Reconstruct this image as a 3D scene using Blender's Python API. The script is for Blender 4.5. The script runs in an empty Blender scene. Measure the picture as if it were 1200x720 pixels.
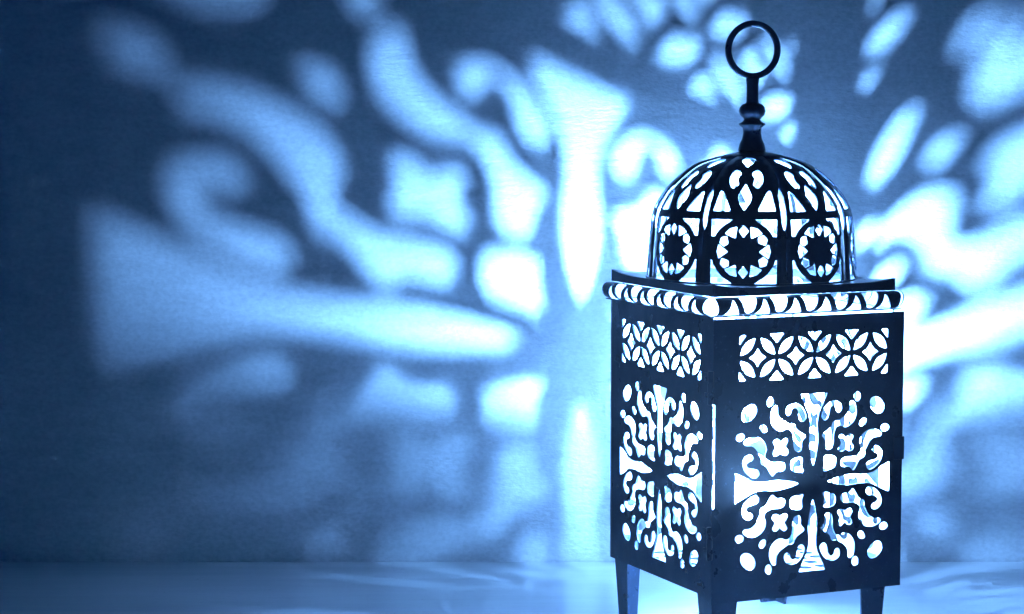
import bpy, math, random
from mathutils import Vector, Matrix
from mathutils.geometry import delaunay_2d_cdt

# ------------------------------------------------------------------ units
S = 0.12                      # one lantern width in metres
YAW = math.radians(23.88)
C = bpy.context.scene.collection
scene = bpy.context.scene

# ------------------------------------------------------------------ camera
camd = bpy.data.cameras.new('camera')
cam = bpy.data.objects.new('camera', camd); C.objects.link(cam)
camd.sensor_width = 36.0
camd.lens = 36.0 * 2580.0 / 1200.0
camd.clip_start = 0.02
camd.clip_end = 50.0
cam.location = (-1.1425 * S, -10.3549 * S, 2.5007 * S)
cam.rotation_euler = (math.radians(90 - 5.275), 0, 0)
scene.camera = cam

# ------------------------------------------------------------------ world: dim blue room light
world = bpy.data.worlds.new('World'); scene.world = world
world.use_nodes = True
bg = world.node_tree.nodes['Background']
bg.inputs['Color'].default_value = (0.0, 0.115, 0.75, 1)
bg.inputs['Strength'].default_value = 0.07

# ------------------------------------------------------------------ exposure and sampling
vs = scene.view_settings
vs.view_transform = 'Standard'; vs.look = 'None'; vs.exposure = 0.0; vs.gamma = 1.0
vs.use_curve_mapping = False
cy = scene.cycles
cy.use_denoising = True
cy.denoiser = 'OPENIMAGEDENOISE'
cy.transparent_max_bounces = 12; cy.max_bounces = 10; cy.diffuse_bounces = 5; cy.glossy_bounces = 5
cy.sample_clamp_indirect = 25.0; cy.volume_bounces = 0; cy.blur_glossy = 1.0
cy.caustics_reflective = False; cy.caustics_refractive = False
FLAME_STRENGTH = 240000.0
FLAME_COLOR = (0.185, 0.46, 1.0, 1)

# ------------------------------------------------------------------ materials
def nodes(name):
    m = bpy.data.materials.new(name); m.use_nodes = True
    nt = m.node_tree
    return m, nt, nt.nodes['Principled BSDF']

def noise(nt, scale, detail=4, rough=0.55, stretch=(1, 1, 1)):
    tc = nt.nodes.new('ShaderNodeTexCoord'); mp = nt.nodes.new('ShaderNodeMapping')
    mp.inputs['Scale'].default_value = stretch
    n = nt.nodes.new('ShaderNodeTexNoise')
    n.inputs['Scale'].default_value = scale; n.inputs['Detail'].default_value = detail
    n.inputs['Roughness'].default_value = rough
    nt.links.new(tc.outputs['Object'], mp.inputs['Vector'])
    nt.links.new(mp.outputs['Vector'], n.inputs['Vector'])
    return n.outputs['Fac']

def ramp(nt, fac, stops):
    r = nt.nodes.new('ShaderNodeValToRGB')
    e = r.color_ramp.elements
    while len(e) < len(stops): e.new(0.5)
    for k, (p, c) in enumerate(stops):
        e[k].position = p; e[k].color = (*c, 1)
    nt.links.new(fac, r.inputs['Fac'])
    return r.outputs['Color']

def mixmul(nt, a, b, fac=1.0):
    m = nt.nodes.new('ShaderNodeMix'); m.data_type = 'RGBA'; m.blend_type = 'MULTIPLY'
    m.inputs['Factor'].default_value = fac
    nt.links.new(a, m.inputs['A']); nt.links.new(b, m.inputs['B'])
    return m.outputs['Result']

def bump(nt, p, height, strength, dist, prev=None):
    b = nt.nodes.new('ShaderNodeBump')
    b.inputs['Strength'].default_value = strength; b.inputs['Distance'].default_value = dist
    nt.links.new(height, b.inputs['Height'])
    if prev is not None: nt.links.new(prev, b.inputs['Normal'])
    nt.links.new(b.outputs['Normal'], p.inputs['Normal'])
    return b.outputs['Normal']

def mat_metal():
    m, nt, p = nodes('painted_iron')
    c = ramp(nt, noise(nt, 34, 6, 0.6), [(0.25, (0.016, 0.028, 0.055)), (0.75, (0.050, 0.078, 0.130))])
    sp = ramp(nt, noise(nt, 420, 3, 0.6), [(0.62, (1, 1, 1)), (0.76, (2.0, 2.0, 2.0))])
    nt.links.new(mixmul(nt, c, sp), p.inputs['Base Color'])
    p.inputs['Metallic'].default_value = 0.45
    r = ramp(nt, noise(nt, 60, 5), [(0.3, (0.24,) * 3), (0.7, (0.42,) * 3)])
    nt.links.new(r, p.inputs['Roughness'])
    b = bump(nt, p, noise(nt, 22, 3), 0.6, 0.0020)
    bump(nt, p, noise(nt, 900, 2), 0.12, 0.0003, b)
    return m

def mat_inner():
    m, nt, p = nodes('light_bounce_inside')  # pale inside added to bounce lamp light and whiten the openings
    c = ramp(nt, noise(nt, 45, 5), [(0.3, (0.78, 0.79, 0.80)), (0.7, (0.85, 0.85, 0.86))])
    nt.links.new(c, p.inputs['Base Color'])
    p.inputs['Roughness'].default_value = 0.5
    bump(nt, p, noise(nt, 60, 4), 0.2, 0.001)
    return m

def mat_wall():
    m, nt, p = nodes('brushed_plaster')
    c1 = ramp(nt, noise(nt, 9, 6, 0.6, (0.6, 1, 1.4)), [(0.25, (0.58, 0.60, 0.62)), (0.75, (0.70, 0.70, 0.71))])
    c2 = ramp(nt, noise(nt, 60, 5, 0.65, (0.5, 1, 2.2)), [(0.28, (0.90,) * 3), (0.60, (1.0,) * 3)])
    sp = ramp(nt, noise(nt, 330, 4, 0.75, (0.8, 1, 1.2)), [(0.30, (0.80,) * 3), (0.62, (1.0,) * 3)])
    nt.links.new(mixmul(nt, mixmul(nt, c1, c2), sp), p.inputs['Base Color'])
    p.inputs['Roughness'].default_value = 0.50      # metallic sheen added to brighten wall near lantern and dim its left
    p.inputs['Metallic'].default_value = 0.72
    b = bump(nt, p, noise(nt, 75, 6, 0.65, (0.5, 1, 2.2)), 0.4, 0.0008)
    bump(nt, p, noise(nt, 480, 3, 0.6, (0.7, 1, 1.3)), 0.5, 0.0004, b)
    return m

def mat_table():
    m, nt, p = nodes('pale_painted_board')
    c1 = ramp(nt, noise(nt, 14, 6, 0.6, (0.25, 2, 1)), [(0.25, (0.60, 0.61, 0.63)), (0.75, (0.76, 0.77, 0.78))])
    sp = ramp(nt, noise(nt, 420, 2, 0.6), [(0.25, (0.75,) * 3), (0.36, (1.0,) * 3)])
    nt.links.new(mixmul(nt, c1, sp), p.inputs['Base Color'])
    p.inputs['Roughness'].default_value = 0.24
    b = bump(nt, p, noise(nt, 40, 5, 0.6, (0.2, 2, 1)), 0.25, 0.0008)
    bump(nt, p, noise(nt, 420, 3), 0.2, 0.0003, b)
    return m

def mat_wax():
    m, nt, p = nodes('candle_wax')
    c = ramp(nt, noise(nt, 30, 4), [(0.3, (0.78, 0.77, 0.74)), (0.7, (0.85, 0.84, 0.82))])
    nt.links.new(c, p.inputs['Base Color'])
    p.inputs['Roughness'].default_value = 0.4
    p.inputs['Subsurface Weight'].default_value = 0.25
    p.inputs['Subsurface Radius'].default_value = (0.006, 0.006, 0.006)
    return m

def mat_cup():
    m = bpy.data.materials.new('frosted_glass'); m.use_nodes = True
    nt = m.node_tree; nt.nodes.clear()
    d = nt.nodes.new('ShaderNodeBsdfDiffuse'); t = nt.nodes.new('ShaderNodeBsdfTranslucent')
    x = nt.nodes.new('ShaderNodeMixShader'); o = nt.nodes.new('ShaderNodeOutputMaterial')
    c = ramp(nt, noise(nt, 80, 4), [(0.3, (0.92, 0.92, 0.93)), (0.7, (0.97, 0.97, 0.97))])
    nt.links.new(c, d.inputs['Color']); nt.links.new(c, t.inputs['Color'])
    x.inputs['Fac'].default_value = 0.92
    nt.links.new(d.outputs[0], x.inputs[1]); nt.links.new(t.outputs[0], x.inputs[2])
    tr = nt.nodes.new('ShaderNodeBsdfTransparent'); y = nt.nodes.new('ShaderNodeMixShader')   # clear share lets some light through to lower wall and table
    y.inputs['Fac'].default_value = 0.28
    nt.links.new(x.outputs[0], y.inputs[1]); nt.links.new(tr.outputs[0], y.inputs[2]); nt.links.new(y.outputs[0], o.inputs['Surface'])
    return m

def mat_wick():
    m, nt, p = nodes('charred_wick')
    nt.links.new(ramp(nt, noise(nt, 900, 3), [(0.3, (0.01,) * 3), (0.7, (0.05,) * 3)]), p.inputs['Base Color'])
    return m

def mat_flame():
    m = bpy.data.materials.new('flame_glow'); m.use_nodes = True
    nt = m.node_tree; nt.nodes.clear()
    e = nt.nodes.new('ShaderNodeEmission'); o = nt.nodes.new('ShaderNodeOutputMaterial')
    e.inputs['Color'].default_value = FLAME_COLOR; e.inputs['Strength'].default_value = FLAME_STRENGTH
    nt.links.new(e.outputs[0], o.inputs['Surface'])
    return m

METAL, INNER = mat_metal(), mat_inner()

# ------------------------------------------------------------------ mesh helpers (coordinates in lantern widths)
def link(name, verts, faces, mats, parent=None, midx=None, smooth=None):
    me = bpy.data.meshes.new(name)
    me.from_pydata([(x * S, y * S, z * S) for x, y, z in verts], [], faces)
    for m in mats: me.materials.append(m)
    if midx is not None: me.polygons.foreach_set('material_index', midx)
    if smooth is not None: me.polygons.foreach_set('use_smooth', [smooth] * len(faces) if isinstance(smooth, bool) else smooth)
    me.update()
    o = bpy.data.objects.new(name, me); C.objects.link(o)
    if parent is not None: o.parent = parent
    return o

def empty(name, loc=(0, 0, 0), rz=0.0, parent=None):
    o = bpy.data.objects.new(name, None); C.objects.link(o)
    o.empty_display_size = 0.02
    o.location = loc; o.rotation_euler = (0, 0, rz)
    if parent is not None: o.parent = parent
    return o

def chaikin(poly, n=1):
    for _ in range(n):
        q = []
        for i, a in enumerate(poly):
            b = poly[(i + 1) % len(poly)]
            q.append((a[0] * .75 + b[0] * .25, a[1] * .75 + b[1] * .25))
            q.append((a[0] * .25 + b[0] * .75, a[1] * .25 + b[1] * .75))
        poly = q
    return poly

def densify(poly, step):
    q = []
    for i, a in enumerate(poly):
        b = poly[(i + 1) % len(poly)]
        n = max(1, int(math.hypot(b[0] - a[0], b[1] - a[1]) / step))
        for k in range(n): q.append((a[0] + (b[0] - a[0]) * k / n, a[1] + (b[1] - a[1]) * k / n))
    return q

def in_poly(x, y, poly):
    r = False; x0, y0 = poly[-1]
    for x1, y1 in poly:
        if (y1 > y) != (y0 > y) and x < (x0 - x1) * (y - y1) / (y0 - y1) + x1: r = not r
        x0, y0 = x1, y1
    return r

def sheet(name, outer, holes, mp, thick, parent, extra=(), mats=None, smooth=False):
    """A pierced metal sheet: 2D outline with holes, bent by mp(u, v, w), w = offset outward."""
    pts, edges = [], []
    for loop in [outer] + list(holes):
        s = len(pts); pts += [Vector(p) for p in loop]
        edges += [(s + i, s + (i + 1) % len(loop)) for i in range(len(loop))]
    pts += [Vector(p) for p in extra]
    v2, _, f2, *_ = delaunay_2d_cdt(pts, edges, [], 0, 1e-6)
    boxes = [(min(p[0] for p in h), max(p[0] for p in h), min(p[1] for p in h), max(p[1] for p in h), h) for h in holes]
    keep = []
    for f in f2:
        x = sum(v2[i].x for i in f) / len(f); y = sum(v2[i].y for i in f) / len(f)
        if not in_poly(x, y, outer): continue
        if any(a < x < b and c < y < d and in_poly(x, y, h) for a, b, c, d, h in boxes): continue
        keep.append(f)
    f2 = keep
    used = sorted({i for f in f2 for i in f}); re = {o: n for n, o in enumerate(used)}
    f2 = [[re[i] for i in f] for f in f2]; v2 = [v2[i] for i in used]
    n = len(v2)
    vo = [Vector(mp(p.x, p.y, thick)) for p in v2]; vi = [Vector(mp(p.x, p.y, 0.0)) for p in v2]
    a, b, c = (vo[i] for i in f2[0][:3])
    flip = (b - a).cross(c - a).dot(vo[f2[0][0]] - vi[f2[0][0]]) < 0
    if flip: f2 = [f[::-1] for f in f2]
    cnt = {}
    for f in f2:
        for i in range(len(f)):
            e = (f[i], f[(i + 1) % len(f)]); cnt[e] = 1
    rim = [e for e in cnt if (e[1], e[0]) not in cnt]
    faces = [tuple(f) for f in f2] + [tuple(i + n for i in f[::-1]) for f in f2] + [(a, a + n, b + n, b)[::1] for a, b in rim]
    midx = [0] * len(f2) + [1] * len(f2) + [0] * len(rim)
    sm = [smooth] * (2 * len(f2)) + [False] * len(rim)
    return link(name, [tuple(v) for v in vo + vi], faces, mats or [METAL, INNER], parent, midx, sm)

def lathe(name, prof, seg, parent, mats, loc=(0, 0), smooth=True, caps=True):
    verts, faces = [], []
    for r, z in prof:
        for k in range(seg):
            a = 2 * math.pi * k / seg
            verts.append((loc[0] + r * math.cos(a), loc[1] + r * math.sin(a), z))
    for j in range(len(prof) - 1):
        for k in range(seg):
            faces.append((j * seg + k, j * seg + (k + 1) % seg, (j + 1) * seg + (k + 1) % seg, (j + 1) * seg + k))
    if not caps:
        n = (len(prof) - 1) * seg
        faces += [(n + k, n + (k + 1) % seg, (k + 1) % seg, k) for k in range(seg)]
        return link(name, verts, faces, mats, parent, None, smooth)
    faces.append(tuple(range(seg))[::-1]); faces.append(tuple((len(prof) - 1) * seg + k for k in range(seg)))
    return link(name, verts, faces, mats, parent, None, [smooth] * (len(faces) - 2) + [False, False])

def box(name, x0, x1, y0, y1, z0, z1, parent, mats, b=0.0):
    o = prism(name, [(x0, y0), (x1, y0), (x1, y1), (x0, y1)], z0, z1, parent, mats)
    if b:
        md = o.modifiers.new('bevel', 'BEVEL'); md.width = b * S; md.segments = 2
    return o

def prism(name, poly, z0, z1, parent, mats, top=None):
    n = len(poly); top = top or poly
    v = [(x, y, z0) for x, y in poly] + [(x, y, z1) for x, y in top]
    f = [tuple(range(n))[::-1], tuple(range(n, 2 * n))] + [(i, (i + 1) % n, n + (i + 1) % n, n + i) for i in range(n)]
    return link(name, v, f, mats, parent)

# ------------------------------------------------------------------ the setting
WALL_Y = 1.560
tb = link('tabletop', [(-14, -12, -.25), (14, -12, -.25), (14, WALL_Y - .012, -.25), (-14, WALL_Y - .012, -.25),
                       (-14, -12, 0), (14, -12, 0), (14, WALL_Y - .012, 0), (-14, WALL_Y - .012, 0)],
          [(3, 2, 1, 0), (4, 5, 6, 7), (0, 1, 5, 4), (1, 2, 6, 5), (2, 3, 7, 6), (3, 0, 4, 7)], [mat_table()])
tb['kind'] = 'structure'; tb['label'] = 'pale painted tabletop under the lantern'; tb['category'] = 'tabletop'
bv = tb.modifiers.new('bevel', 'BEVEL'); bv.width = 0.0015; bv.segments = 3
wl = link('wall', [(-14, WALL_Y, -.3), (14, WALL_Y, -.3), (14, WALL_Y + .4, -.3), (-14, WALL_Y + .4, -.3),
                   (-14, WALL_Y, 9), (14, WALL_Y, 9), (14, WALL_Y + .4, 9), (-14, WALL_Y + .4, 9)],
          [(3, 2, 1, 0), (4, 5, 6, 7), (0, 1, 5, 4), (1, 2, 6, 5), (2, 3, 7, 6), (3, 0, 4, 7)], [mat_wall()])
wl['kind'] = 'structure'; wl['label'] = 'plain rough plaster wall catching the projected light pattern'; wl['category'] = 'wall'

# ------------------------------------------------------------------ the lantern
lantern = empty('lantern', (0, 0, 0), YAW)
lantern['label'] = 'dark pierced metal lantern with domed top, ring handle and four legs'
lantern['category'] = 'lantern'
XL, XR, YF, YB = -.5, .452, -.5, .5
XC = (XL + XR) / 2
DC = -.0165       # the dome and finial sit a touch off the centre of the body
Z0, Z1 = .285, 1.553
T = .008

# traced motif, quadrant up-right of the cross centre. Pixel traces at 6 px per photo pixel.
F_PX = 2580.0; PIT = math.radians(5.275)
def face_uv(zx, zy):
    px, py = 940 + zx / 6.0, 450 + zy / 6.0
    c, s = math.cos(PIT), math.sin(PIT)
    r = Vector(((px - 600) / F_PX, c - (py - 360) / F_PX * s, -s - (py - 360) / F_PX * c))
    dx, dy = math.cos(YAW), math.sin(YAW)
    nrm = Vector((dy, -dx, 0)); P = Vector((.8877, 9.6953, 0))
    t = P.dot(nrm) / r.dot(nrm); X = r * t
    return ((X.x - P.x) * dx + (X.y - P.y) * dy - .524, X.z + 2.5007 - .785)
HOOK = [(150, 257), (132, 240), (128, 222), (140, 185), (165, 145), (198, 120), (236, 115), (266, 135), (276, 165), (268, 192), (250, 203), (234, 188), (232, 166), (218, 150), (204, 152), (190, 172), (186, 205), (176, 245)]
SCROLL = [(345, 113), (328, 125), (328, 155), (324, 187), (300, 220), (265, 245), (245, 260), (225, 257), (206, 268), (200, 295), (185, 315), (150, 340), (128, 362), (145, 380), (158, 400), (154, 432), (162, 458), (185, 463), (208, 447), (216, 410), (215, 370), (220, 340), (230, 313), (242, 296), (265, 290), (290, 304), (322, 296), (352, 270), (372, 235), (379, 190), (372, 150), (360, 124)]
CROSSLET = [(252, 365), (275, 350), (297, 370), (305, 378), (318, 358), (340, 350), (357, 370), (340, 400), (338, 414), (355, 440), (350, 466), (325, 473), (305, 456), (290, 466), (265, 478), (245, 460), (255, 440), (271, 415), (258, 390)]
SQUARE = [(146, 513), (165, 501), (205, 500), (231, 513), (234, 560), (222, 590), (190, 601), (150, 614), (138, 606), (152, 575)]
def oval(cx, cy, a, b, ang, n=16):
    return [(cx + a * math.cos(t) * math.cos(ang) - b * math.sin(t) * math.sin(ang),
             cy + a * math.cos(t) * math.sin(ang) + b * math.sin(t) * math.cos(ang)) for t in [2 * math.pi * k / n for k in range(n)]]
def rosette_motif(cu, cv):
    q = []
    diag = [chaikin([face_uv(*p) for p in CROSSLET]), chaikin([face_uv(*p) for p in SQUARE])]
    # average the pieces on the diagonal so that they sit on it
    out = []
    for d in diag:
        mu = sum(p[0] for p in d) / len(d); mv = sum(p[1] for p in d) / len(d); m = (mu + mv) / 2
        out.append([(p[0] - mu + m, p[1] - mv + m) for p in d])
    side = [chaikin([face_uv(*p) for p in HOOK]), chaikin([face_uv(*p) for p in SCROLL])]
    side.append(oval(.230, .382, .0180, .0225, 0.1))
    side = side + [[(v, u) for u, v in p] for p in side]
    out += side
    out.append(oval(.337, .337, .046, .033, -math.pi / 4))
    out.append(oval(.262, .262, .022, .016, math.pi / 4))
    bar = [(.069, .408), (.064, .392), (.044, .350), (.029, .321), (.0215, .290), (.0195, .254), (.0235, .222), (.0245, .184), (.019, .146), (.0105, .104), (.0015, .078)]
    bar = bar + [(-u, v) for u, v in bar[::-1]]
    for su in (1, -1):
        for sv in (1, -1):
            q += [[(cu + su * u, cv + sv * v) for u, v in p] for p in out]
    for s in (1, -1):
        q.append([(cu + u, cv + s * v) for u, v in bar])
        q.append([(cu + s * v, cv + u) for u, v in bar])
    return q
def petal_band(cu, cv, n=4, hw=.0985, hh=.1035):
    q = []
    def arcp(p0, p1, bulge, k=7):
        dx, dy = p1[0] - p0[0], p1[1] - p0[1]; L = math.hypot(dx, dy); nx, ny = -dy / L, dx / L
        return [(p0[0] + dx * t + nx * bulge * math.sin(math.pi * t), p0[1] + dy * t + ny * bulge * math.sin(math.pi * t)) for t in [i / k for i in range(k)]]
    for i in range(n):
        x = cu + (i - (n - 1) / 2) * 2 * hw
        for sx in (1, -1):
            for sy in (1, -1):
                a, b = (sx * hw * .93, sy * hh * .10), (sx * hw * .12, sy * hh * .86)
                pet = arcp(a, b, .0215) + arcp(b, a, .0215)
                q.append(chaikin([(x + u, cv + v) for u, v in pet]))
        dm = []
        for k in range(4):
            a = [(.45, 0), (0, .42), (-.45, 0), (0, -.42)]
            p, r = a[k], a[(k + 1) % 4]
            dm += arcp((x + p[0] * hw, cv + p[1] * hh), (x + r[0] * hw, cv + r[1] * hh), .006, 4)
        q.append(dm)
    for i in range(n + 1):
        x = cu + (i - n / 2) * 2 * hw
        for sy in (1, -1):
            lo, hi = (-.40 if i > 0 else -.02), (.40 if i < n else .02)
            tri = [(x + lo * hw, cv + sy * hh * 1.02), (x + hi * hw, cv + sy * hh * 1.02)]
            if i == 0: tri = [(x + .02 * hw, cv + sy * hh), (x + .42 * hw, cv + sy * hh), (x + .03 * hw, cv + sy * hh * .55)]
            elif i == n: tri = [(x - .02 * hw, cv + sy * hh), (x - .42 * hw, cv + sy * hh), (x - .03 * hw, cv + sy * hh * .55)]
            else: tri.append((x, cv + sy * hh * .58))
            q.append(chaikin(densify(tri, .02)))
    return q

def panel_holes(c): return rosette_motif(c, .785) + petal_band(c, 1.370)
def flat(axis, at, out):
    if axis == 'x': return lambda u, v, w: (u, at + out * w, v)
    return lambda u, v, w: (at + out * w, u, v)
# faces: the door in front, three fixed sides
door_outline = [(-.5, .268), (.502, .268), (.502, 1.549), (-.5, 1.549), (-.5, 1.17), (-.4875, 1.168), (-.4875, .70), (-.5, .698)]
door = sheet('door', door_outline, panel_holes(.024), flat('x', YF, -1), T, lantern)
side_l = sheet('side_panel', [(-.4985, .294), (.4985, .294), (.4985, 1.558), (-.4985, 1.558)], panel_holes(-.005), flat('y', XL + T, -1), T, lantern)
sheet('side_panel', [(-.4985, .294), (.4985, .294), (.4985, 1.558), (-.4985, 1.558)], panel_holes(0), flat('y', XR - T, 1), T, lantern)
sheet('side_panel', [(XL, .294), (XR, .294), (XR, 1.558), (XL, 1.558)], panel_holes(-.008), flat('x', YB, 1), T, lantern)
bx0, bx1, by0, by1 = XL + .012, XR - .012, YF + .012, YB - .012
bh = []  # holes added to let light down onto the table
for i in range(10):
    for j in range(10):
        hx, hy = bx0 + (i + .5) * (bx1 - bx0) / 10, by0 + (j + .5) * (by1 - by0) / 10
        if math.hypot(hx - .016, hy - .026) > .20 and not (i in (0, 9) and j in (0, 9)): bh.append(oval(hx, hy, .036, .036, 0, 12))
sheet('base_plate', [(bx0, by0), (bx1, by0), (bx1, by1), (bx0, by1)], bh, lambda u, v, w: (u, v, .306 - w), .008, lantern)
# hinges on the corner between door and side panel, latch on the free edge of the door
for z in (1.245, .545):
    h = lathe('hinge', [(.012, z - .075), (.0135, z - .072), (.0135, z - .028), (.0115, z - .026), (.0115, z - .022), (.0135, z - .020), (.0135, z + .020), (.0115, z + .022), (.0115, z + .026), (.0135, z + .028), (.0135, z + .072), (.012, z + .075)], 12, door, [METAL], (XL - .010, YF - .006))
    box('hinge_leaf', XL - .0055, XL - .0005, YF + .004, YF + .075, z - .062, z + .062, h, [METAL], .001)
    for zz in (z - .035, z + .035):
        rv = lathe('rivet', [(.009, zz - .009), (.009, zz + .009)], 8, h, [METAL], (XL - .004, YF + .045))
latch = box('latch', .452, .508, YF - .016, YF - .0085, .862, .968, door, [METAL], .002)
box('latch_fold', .5035, .511, YF - .0075, YF + .06, .866, .964, latch, [METAL], .002)

# legs: four folded angle irons that taper downward
def make_leg(sx, sy):
    x, y = (XL if sx < 0 else XR), (YF if sy < 0 else YB)
    ix, iy = -sx, -sy
    i0 = .009
    def ell(w, off): # L section: outer corner at (x,y) moved in by off
        ox, oy = x + ix * (i0 + off), y + iy * (i0 + off); t = .012
        p = [(ox, oy), (ox + ix * w, oy), (ox + ix * w, oy + iy * t), (ox + ix * t, oy + iy * t), (ox + ix * t, oy + iy * w), (ox, oy + iy * w)]
        return p if ix * iy > 0 else p[::-1]
    o = prism('leg', ell(.095, .022), 0, .40, lantern, [METAL], ell(.150, 0.0))
    return o
for sx in (-1, 1):
    for sy in (-1, 1): make_leg(sx, sy)

# cornice: ledge, four bulging pierced mouldings, roof plate with upturned corners
RB = .047; MZ0, MZ1 = 1.5665, 1.6465
ledge_o = [(XL - .022, YF - .022), (XR + .022, YF - .022), (XR + .022, YB + .022), (XL - .022, YB + .022)]
ledge_i = [(XL + .03, YF + .03), (XR - .03, YF + .03), (XR - .03, YB - .03), (XL + .03, YB - .03)]
sheet('ledge', ledge_o, [ledge_i], lambda u, v, w: (u, v, 1.5595 + w), .006, lantern)
def prof(v): # v 0..1 from bottom to top -> bulge, height
    a = math.pi * (v - .5)
    return RB * math.cos(a) ** .8 if abs(math.cos(a)) > 1e-6 else 0.0, MZ0 + (MZ1 - MZ0) * (.5 + .5 * math.sin(a))
VS = .14   # v scaled so that u and v have alike units
def moulding(axis, at, out, c, half):
    n = 14; tear = .043
    end = lambda t: half + prof(t)[0] - .006 - tear * math.sin(math.pi * min(1, max(0, t)) ** .85) ** 1.2
    right = [(end(i / n), i / n * VS) for i in range(n + 1)]
    outer = right + [(-u, v) for u, v in right[::-1]]
    holes = []
    npd = 6; per = 2 * (half - .0) / npd
    for k in range(npd):
        b = -half + per * (k + .5)
        bell = [(-.043, .05), (.043, .05), (.040, .16), (.022, .40), (.010, .62), (0, .78), (-.010, .62), (-.022, .40), (-.040, .16)]
        holes.append(chaikin([(b + u * per / .163, v * VS) for u, v in bell]))
    for k in range(1, npd):
        b = -half + per * k
        trap = [(-.046, .90), (0, .91), (.046, .90), (.040, .70), (.026, .38), (.012, .22), (-.012, .22), (-.026, .38), (-.040, .70)]
        holes.append(chaikin([(b + u * per / .163, v * VS) for u, v in trap]))
    extra = [(-half + 2 * half * i / 60, VS * j / 12) for i in range(61) for j in range(1, 12)]
    if axis == 'x': mp = lambda u, v, w: (c + u, at + out * (prof(v / VS)[0] + w * (1 if 0 else 1)), prof(v / VS)[1])
    else: mp = lambda u, v, w: (at + out * (prof(v / VS)[0] + w), c + u, prof(v / VS)[1])
    return sheet('moulding', densify(outer, .02), holes, mp, .006, lantern, extra, smooth=True)
moulding('x', YF, -1, XC, (XR - XL) / 2)
moulding('x', YB, 1, XC, (XR - XL) / 2)
moulding('y', XL, -1, 0, .5)
moulding('y', XR, 1, 0, .5)

# roof plate: square sheet with a round opening below the dome and a turned down rim
def roof_lift(u, v):
    a, b = abs((u - XC) / .476), abs(v / .5)
    return .020 * (min(a, b) ** 6)
RH = .488; RX = .468
ro = densify([(XC - RX, -RH - .008), (XC + RX, -RH - .008), (XC + RX, RH + .008), (XC - RX, RH + .008)], .04)
ri = [(XC + .445 * math.cos(2 * math.pi * k / 64), .445 * math.sin(2 * math.pi * k / 64)) for k in range(64)]
roof = sheet('roof_plate', ro, [ri], lambda u, v, w: (u, v, 1.680 + w + roof_lift(u, v)), .006, lantern)
def rim(p0, p1, nx, ny):
    n = 24; vs_, fs = [], []
    for i in range(n + 1):
        x = p0[0] + (p1[0] - p0[0]) * i / n; y = p0[1] + (p1[1] - p0[1]) * i / n
        zt = 1.6855 + roof_lift(x, y)
        for dx, z in ((.0015, zt), (.0085, zt), (.0085, 1.648), (.0015, 1.648)):
            vs_.append((x + nx * dx, y + ny * dx, z))
    for i in range(n):
        for k in range(4):
            fs.append((4 * i + k, 4 * i + 4 + k, 4 * i + 4 + (k + 1) % 4, 4 * i + (k + 1) % 4))
    fs += [(3, 2, 1, 0), (4 * n, 4 * n + 1, 4 * n + 2, 4 * n + 3)]
    return link('rim', vs_, fs, [METAL], roof)
e = RX; e2 = RH + .008
rim((XC - e, -e2), (XC + e, -e2), 0, -1); rim((XC + e, e2), (XC - e, e2), 0, 1)
rim((XC + e, -e2 - .008), (XC + e, e2 + .008), 1, 0); rim((XC - e, e2 + .008), (XC - e, -e2 - .008), -1, 0)

# dome: eight pierced petals
PROF = [(.481, 1.687), (.477, 1.767), (.466, 1.908), (.452, 2.0), (.418, 2.065), (.365, 2.129), (.277, 2.2), (.197, 2.233), (.116, 2.252), (.04, 2.262)]
def spline(pts, n=8):
    q = []
    for i in range(len(pts) - 1):
        p0, p1, p2, p3 = pts[max(0, i - 1)], pts[i], pts[i + 1], pts[min(len(pts) - 1, i + 2)]
        for k in range(n):
            t = k / n
            q.append(tuple(.5 * (2 * b + (c - a) * t + (2 * a - 5 * b + 4 * c - d) * t * t + (3 * b - a - 3 * c + d) * t ** 3) for a, b, c, d in zip(p0, p1, p2, p3)))
    return q + [pts[-1]]
PD = spline(PROF)
SL = [0.0]
for a, b in zip(PD, PD[1:]): SL.append(SL[-1] + math.dist(a, b))
def at_s(s):
    s = min(max(s, 0), SL[-1] - 1e-6)
    for i in range(len(SL) - 1):
        if s <= SL[i + 1]:
            t = (s - SL[i]) / (SL[i + 1] - SL[i]); a, b = PD[i], PD[i + 1]
            r = a[0] + (b[0] - a[0]) * t; z = a[1] + (b[1] - a[1]) * t
            L = math.dist(a, b)
            return r, z, (b[1] - a[1]) / L, -(b[0] - a[0]) / L   # r, z, normal r, normal z
dome = empty('dome', (0, 0, 0), 0, lantern)
STOP = .775
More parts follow.
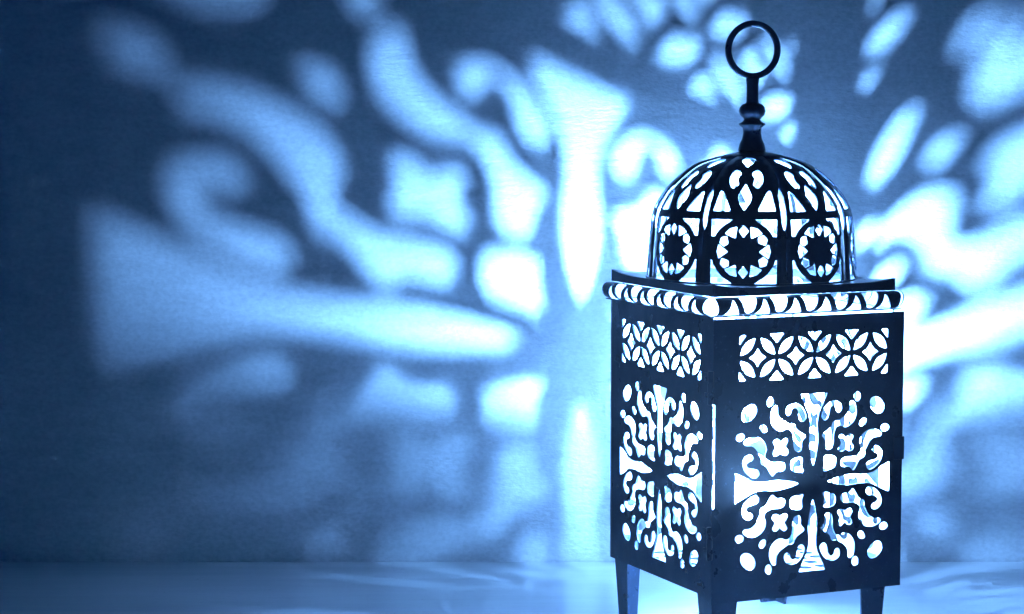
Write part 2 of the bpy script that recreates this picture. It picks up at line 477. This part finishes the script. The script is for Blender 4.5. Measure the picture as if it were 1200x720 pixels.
def dome_holes():
    q = []; cs = .150; ro_, rin = .112, .060
    for k in range(12):       # ring of twelve openings round a dark star
        a = math.pi / 2 + k * math.pi / 6
        if k % 3 == 0 and k % 2 == 0:
            p = [(rin, 0), (.087, .0205), (ro_, 0), (.087, -.0205)]
        elif k % 2 == 0 or k % 3 == 0:
            p = [(rin + .004, 0), (.085, .019), (.107, .020), (ro_, 0), (.107, -.020), (.085, -.019)] if k % 3 else [(rin + .004, 0), (.104, .030), (ro_, 0), (.104, -.030)]
        else:
            p = [(rin + .004, 0), (.104, .029), (ro_, 0), (.104, -.029)]
        if k in (2, 4, 8, 10): p = [(rin + .012, .002), (.082, .022), (.105, .020), (.111, -.004), (.092, -.022)]
        q.append([(1.07 * (x * math.cos(a) - y * math.sin(a)), cs + 1.07 * (x * math.sin(a) + y * math.cos(a))) for x, y in chaikin(densify(p, .010))])
    R = .147
    for sx in (1, -1):        # four spandrels
        for (v0, top) in ((.006, False), (.294, True)):
            hw = .148 if not top else .146
            arc = []
            for k in range(9):
                t = k / 8
                y = v0 + (.075 if top else .105) * (1 - t) * (-1 if top else 1)
                x = math.sqrt(max(0, R * R - (y - cs) ** 2))
                arc.append((min(x, hw - .002), y))
            arc[-1] = (max(arc[-1][0], .05), v0)
            p = arc + [(hw, v0), (hw, arc[0][1] + (.0 if top else .0))]
            if abs(arc[0][0] - hw) < .006: p = arc + [(hw, v0)]
            q.append([(sx * x, y) for x, y in p])
        q.append(chaikin(densify([(sx * .060, .330), (sx * .141, .330), (sx * .112, .435), (sx * .098, .430)], .02)))
        q.append(chaikin([(sx * x, y) for x, y in [(.030, .470), (.050, .445), (.066, .455), (.076, .500), (.068, .545), (.050, .570), (.030, .560), (.022, .540), (.036, .515), (.036, .490)]]))
    q.append(chaikin(densify([(0, .330), (.026, .375), (.031, .405), (0, .478), (-.031, .405), (-.026, .375)], .02)))
    q.append(chaikin(densify([(0, .585), (.024, .63), (.031, .672), (.016, .700), (-.016, .700), (-.031, .672), (-.024, .63)], .02)))
    return q
DH = dome_holes()
N = 40
right = []
for i in range(N + 1):
    s = STOP * i / N
    hw = math.pi / 8 * at_s(s)[0] + .004
    t = (s - .235) / (.455 - .235)
    if 0 < t < 1: hw -= .004 + .0135 * min(1, math.sin(math.pi * t) * 1.6)
    right.append((hw, s))
outline = right + [(-u, v) for u, v in right[::-1]]
ex = [(-.2 + .4 * i / 14, STOP * j / 34) for i in range(15) for j in range(1, 34)]
def inside(u, v): return abs(u) < math.pi / 8 * at_s(v)[0] - .02
ex = [p for p in ex if inside(*p)]
for k in range(8):
    az = math.radians(-90 - 10.5 - 23.88 + 45 * k)
    off = -.004 if k % 2 else .0045
    def mp(u, v, w, az=az, off=off):
        r, z, nr, nz = at_s(v)
        a = az + u / r; rr = r + nr * (w + off)
        return (DC + rr * math.cos(a), rr * math.sin(a), z + nz * (w + off))
    sheet('dome_panel', densify(outline, .025), DH, mp, .007, dome, ex, smooth=True)
lathe('dome_hoop', [(.440, 1.6865), (.497, 1.6865), (.498, 1.6935), (.496, 1.6945), (.440, 1.6945)], 72, dome, [METAL], (DC, 0), False, False)
capz = lambda dz: dz
lathe('dome_cap', [(.155, 2.2445), (.156, 2.2535), (.13, 2.263), (.09, 2.271), (.062, 2.276), (.05, 2.277)], 40, dome, [METAL], (DC, 0))

# finial with its ring
def zl(y): return -10.355 * math.tan(PIT + math.atan((y - 360) / F_PX)) + 2.5007
FP = [(.064, 2.2775), (.064, 2.288), (.058, zl(169)), (.047, zl(163)), (.042, zl(156)), (.045, zl(150)), (.062, zl(146.5)), (.062, zl(145)), (.046, zl(143)), (.038, zl(140.5)),
      (.044, zl(138.5)), (.058, zl(135)), (.063, zl(130.5)), (.059, zl(126)), (.046, zl(122.5)), (.030, zl(121)), (.028, zl(119)), (.028, zl(100)), (.031, zl(94)), (.034, zl(90.5))]
fin = lathe('finial', FP, 28, lantern, [METAL], (DC - .003, 0))
def ring():
    R, cz = .1175, (zl(25.5) + zl(92)) / 2
    n, m = 64, 12; vs_, fs = [], []
    az = -YAW + math.radians(8)   # plane of the ring, almost square on to the room
    ax = (math.cos(az), math.sin(az)); nx = (-math.sin(az), math.cos(az))
    for i in range(n):
        a = 2 * math.pi * i / n
        for j in range(m):
            b = 2 * math.pi * j / m
            cb, sb = math.cos(b), math.sin(b)
            rr = R + .0145 * math.copysign(abs(cb) ** .7, cb); d = .020 * math.copysign(abs(sb) ** .7, sb)
            vs_.append((DC - .003 + ax[0] * rr * math.cos(a) + nx[0] * d, ax[1] * rr * math.cos(a) + nx[1] * d, cz + 1.035 * rr * math.sin(a)))
    for i in range(n):
        for j in range(m):
            fs.append((i * m + j, ((i + 1) % n) * m + j, ((i + 1) % n) * m + (j + 1) % m, i * m + (j + 1) % m))
    return link('ring', vs_, fs, [METAL], fin, None, True)
ring()

# ------------------------------------------------------------------ the votive candle inside
LAMP = (.016, .026, .632)     # in lantern axes
cx, cyy = LAMP[0], LAMP[1]
fz = LAMP[2]
candle = empty('votive_candle', (cx * S * math.cos(YAW) - cyy * S * math.sin(YAW), cx * S * math.sin(YAW) + cyy * S * math.cos(YAW), .3065 * S), YAW)
candle['label'] = 'brightly lit votive candle in a glass cup added to block and spread its light inside the pierced lantern'; candle['category'] = 'candle'
def up(p): return [(r, z - .3065) for r, z in p]
rimz = fz + .036  # cup added as a blocker; its rim cuts light low on the wall
lathe('diffuser_cup', up([(.03, .307), (.14, .307), (.165, .318), (.20, rimz - .004), (.2035, rimz), (.2, rimz + .002), (.1965, rimz), (.193, rimz - .004), (.157, .326), (.03, .324)]), 48, candle, [mat_cup()])
ct = fz - .075
lathe('wax', up([(.03, .3245), (.152, .3265), (.152 + (ct - .3265) * .094, ct), (.14, ct - .006), (.05, ct - .010), (.02, ct - .010)]), 40, candle, [mat_wax()])
lathe('wick', up([(.0065, ct - .012), (.006, fz - .042), (.004, fz - .030)]), 8, candle, [mat_wick()])
fl = lathe('flame', up([(.004, fz - .028), (.019, fz - .020), (.029, fz - .008), (.029, fz + .005), (.020, fz + .018), (.007, fz + .031), (.001, fz + .040)]), 10, candle, [mat_flame()])
fl.scale = (1.0, 0.4, 1.0); fl.rotation_euler = (0, 0, math.radians(-46))   # flattened and turned so the flame throws less light to the left

# ------------------------------------------------------------------ thin air volume, added for a bloom-like glow round the flame
HZ = 0.0014
hm = bpy.data.materials.new('bloom_haze'); hm.use_nodes = True
hm.node_tree.nodes.clear()
pv = hm.node_tree.nodes.new('ShaderNodeVolumePrincipled'); ho = hm.node_tree.nodes.new('ShaderNodeOutputMaterial')
pv.inputs['Color'].default_value = (0.95, 0.96, 1, 1); pv.inputs['Density'].default_value = HZ; pv.inputs['Anisotropy'].default_value = 0.88
hm.node_tree.links.new(pv.outputs['Volume'], ho.inputs['Volume'])
hz = link('bloom_haze', [(x, y, z) for z in (-9, 9.5) for x, y in ((-15, -13), (15, -13), (15, 3), (-15, 3))],
          [(3, 2, 1, 0), (4, 5, 6, 7), (0, 1, 5, 4), (1, 2, 6, 5), (2, 3, 7, 6), (3, 0, 4, 7)], [hm])
hz['kind'] = 'stuff'; hz['label'] = 'thin air volume added for a bloom-like glow round the lit lantern'; hz['category'] = 'bloom_haze'
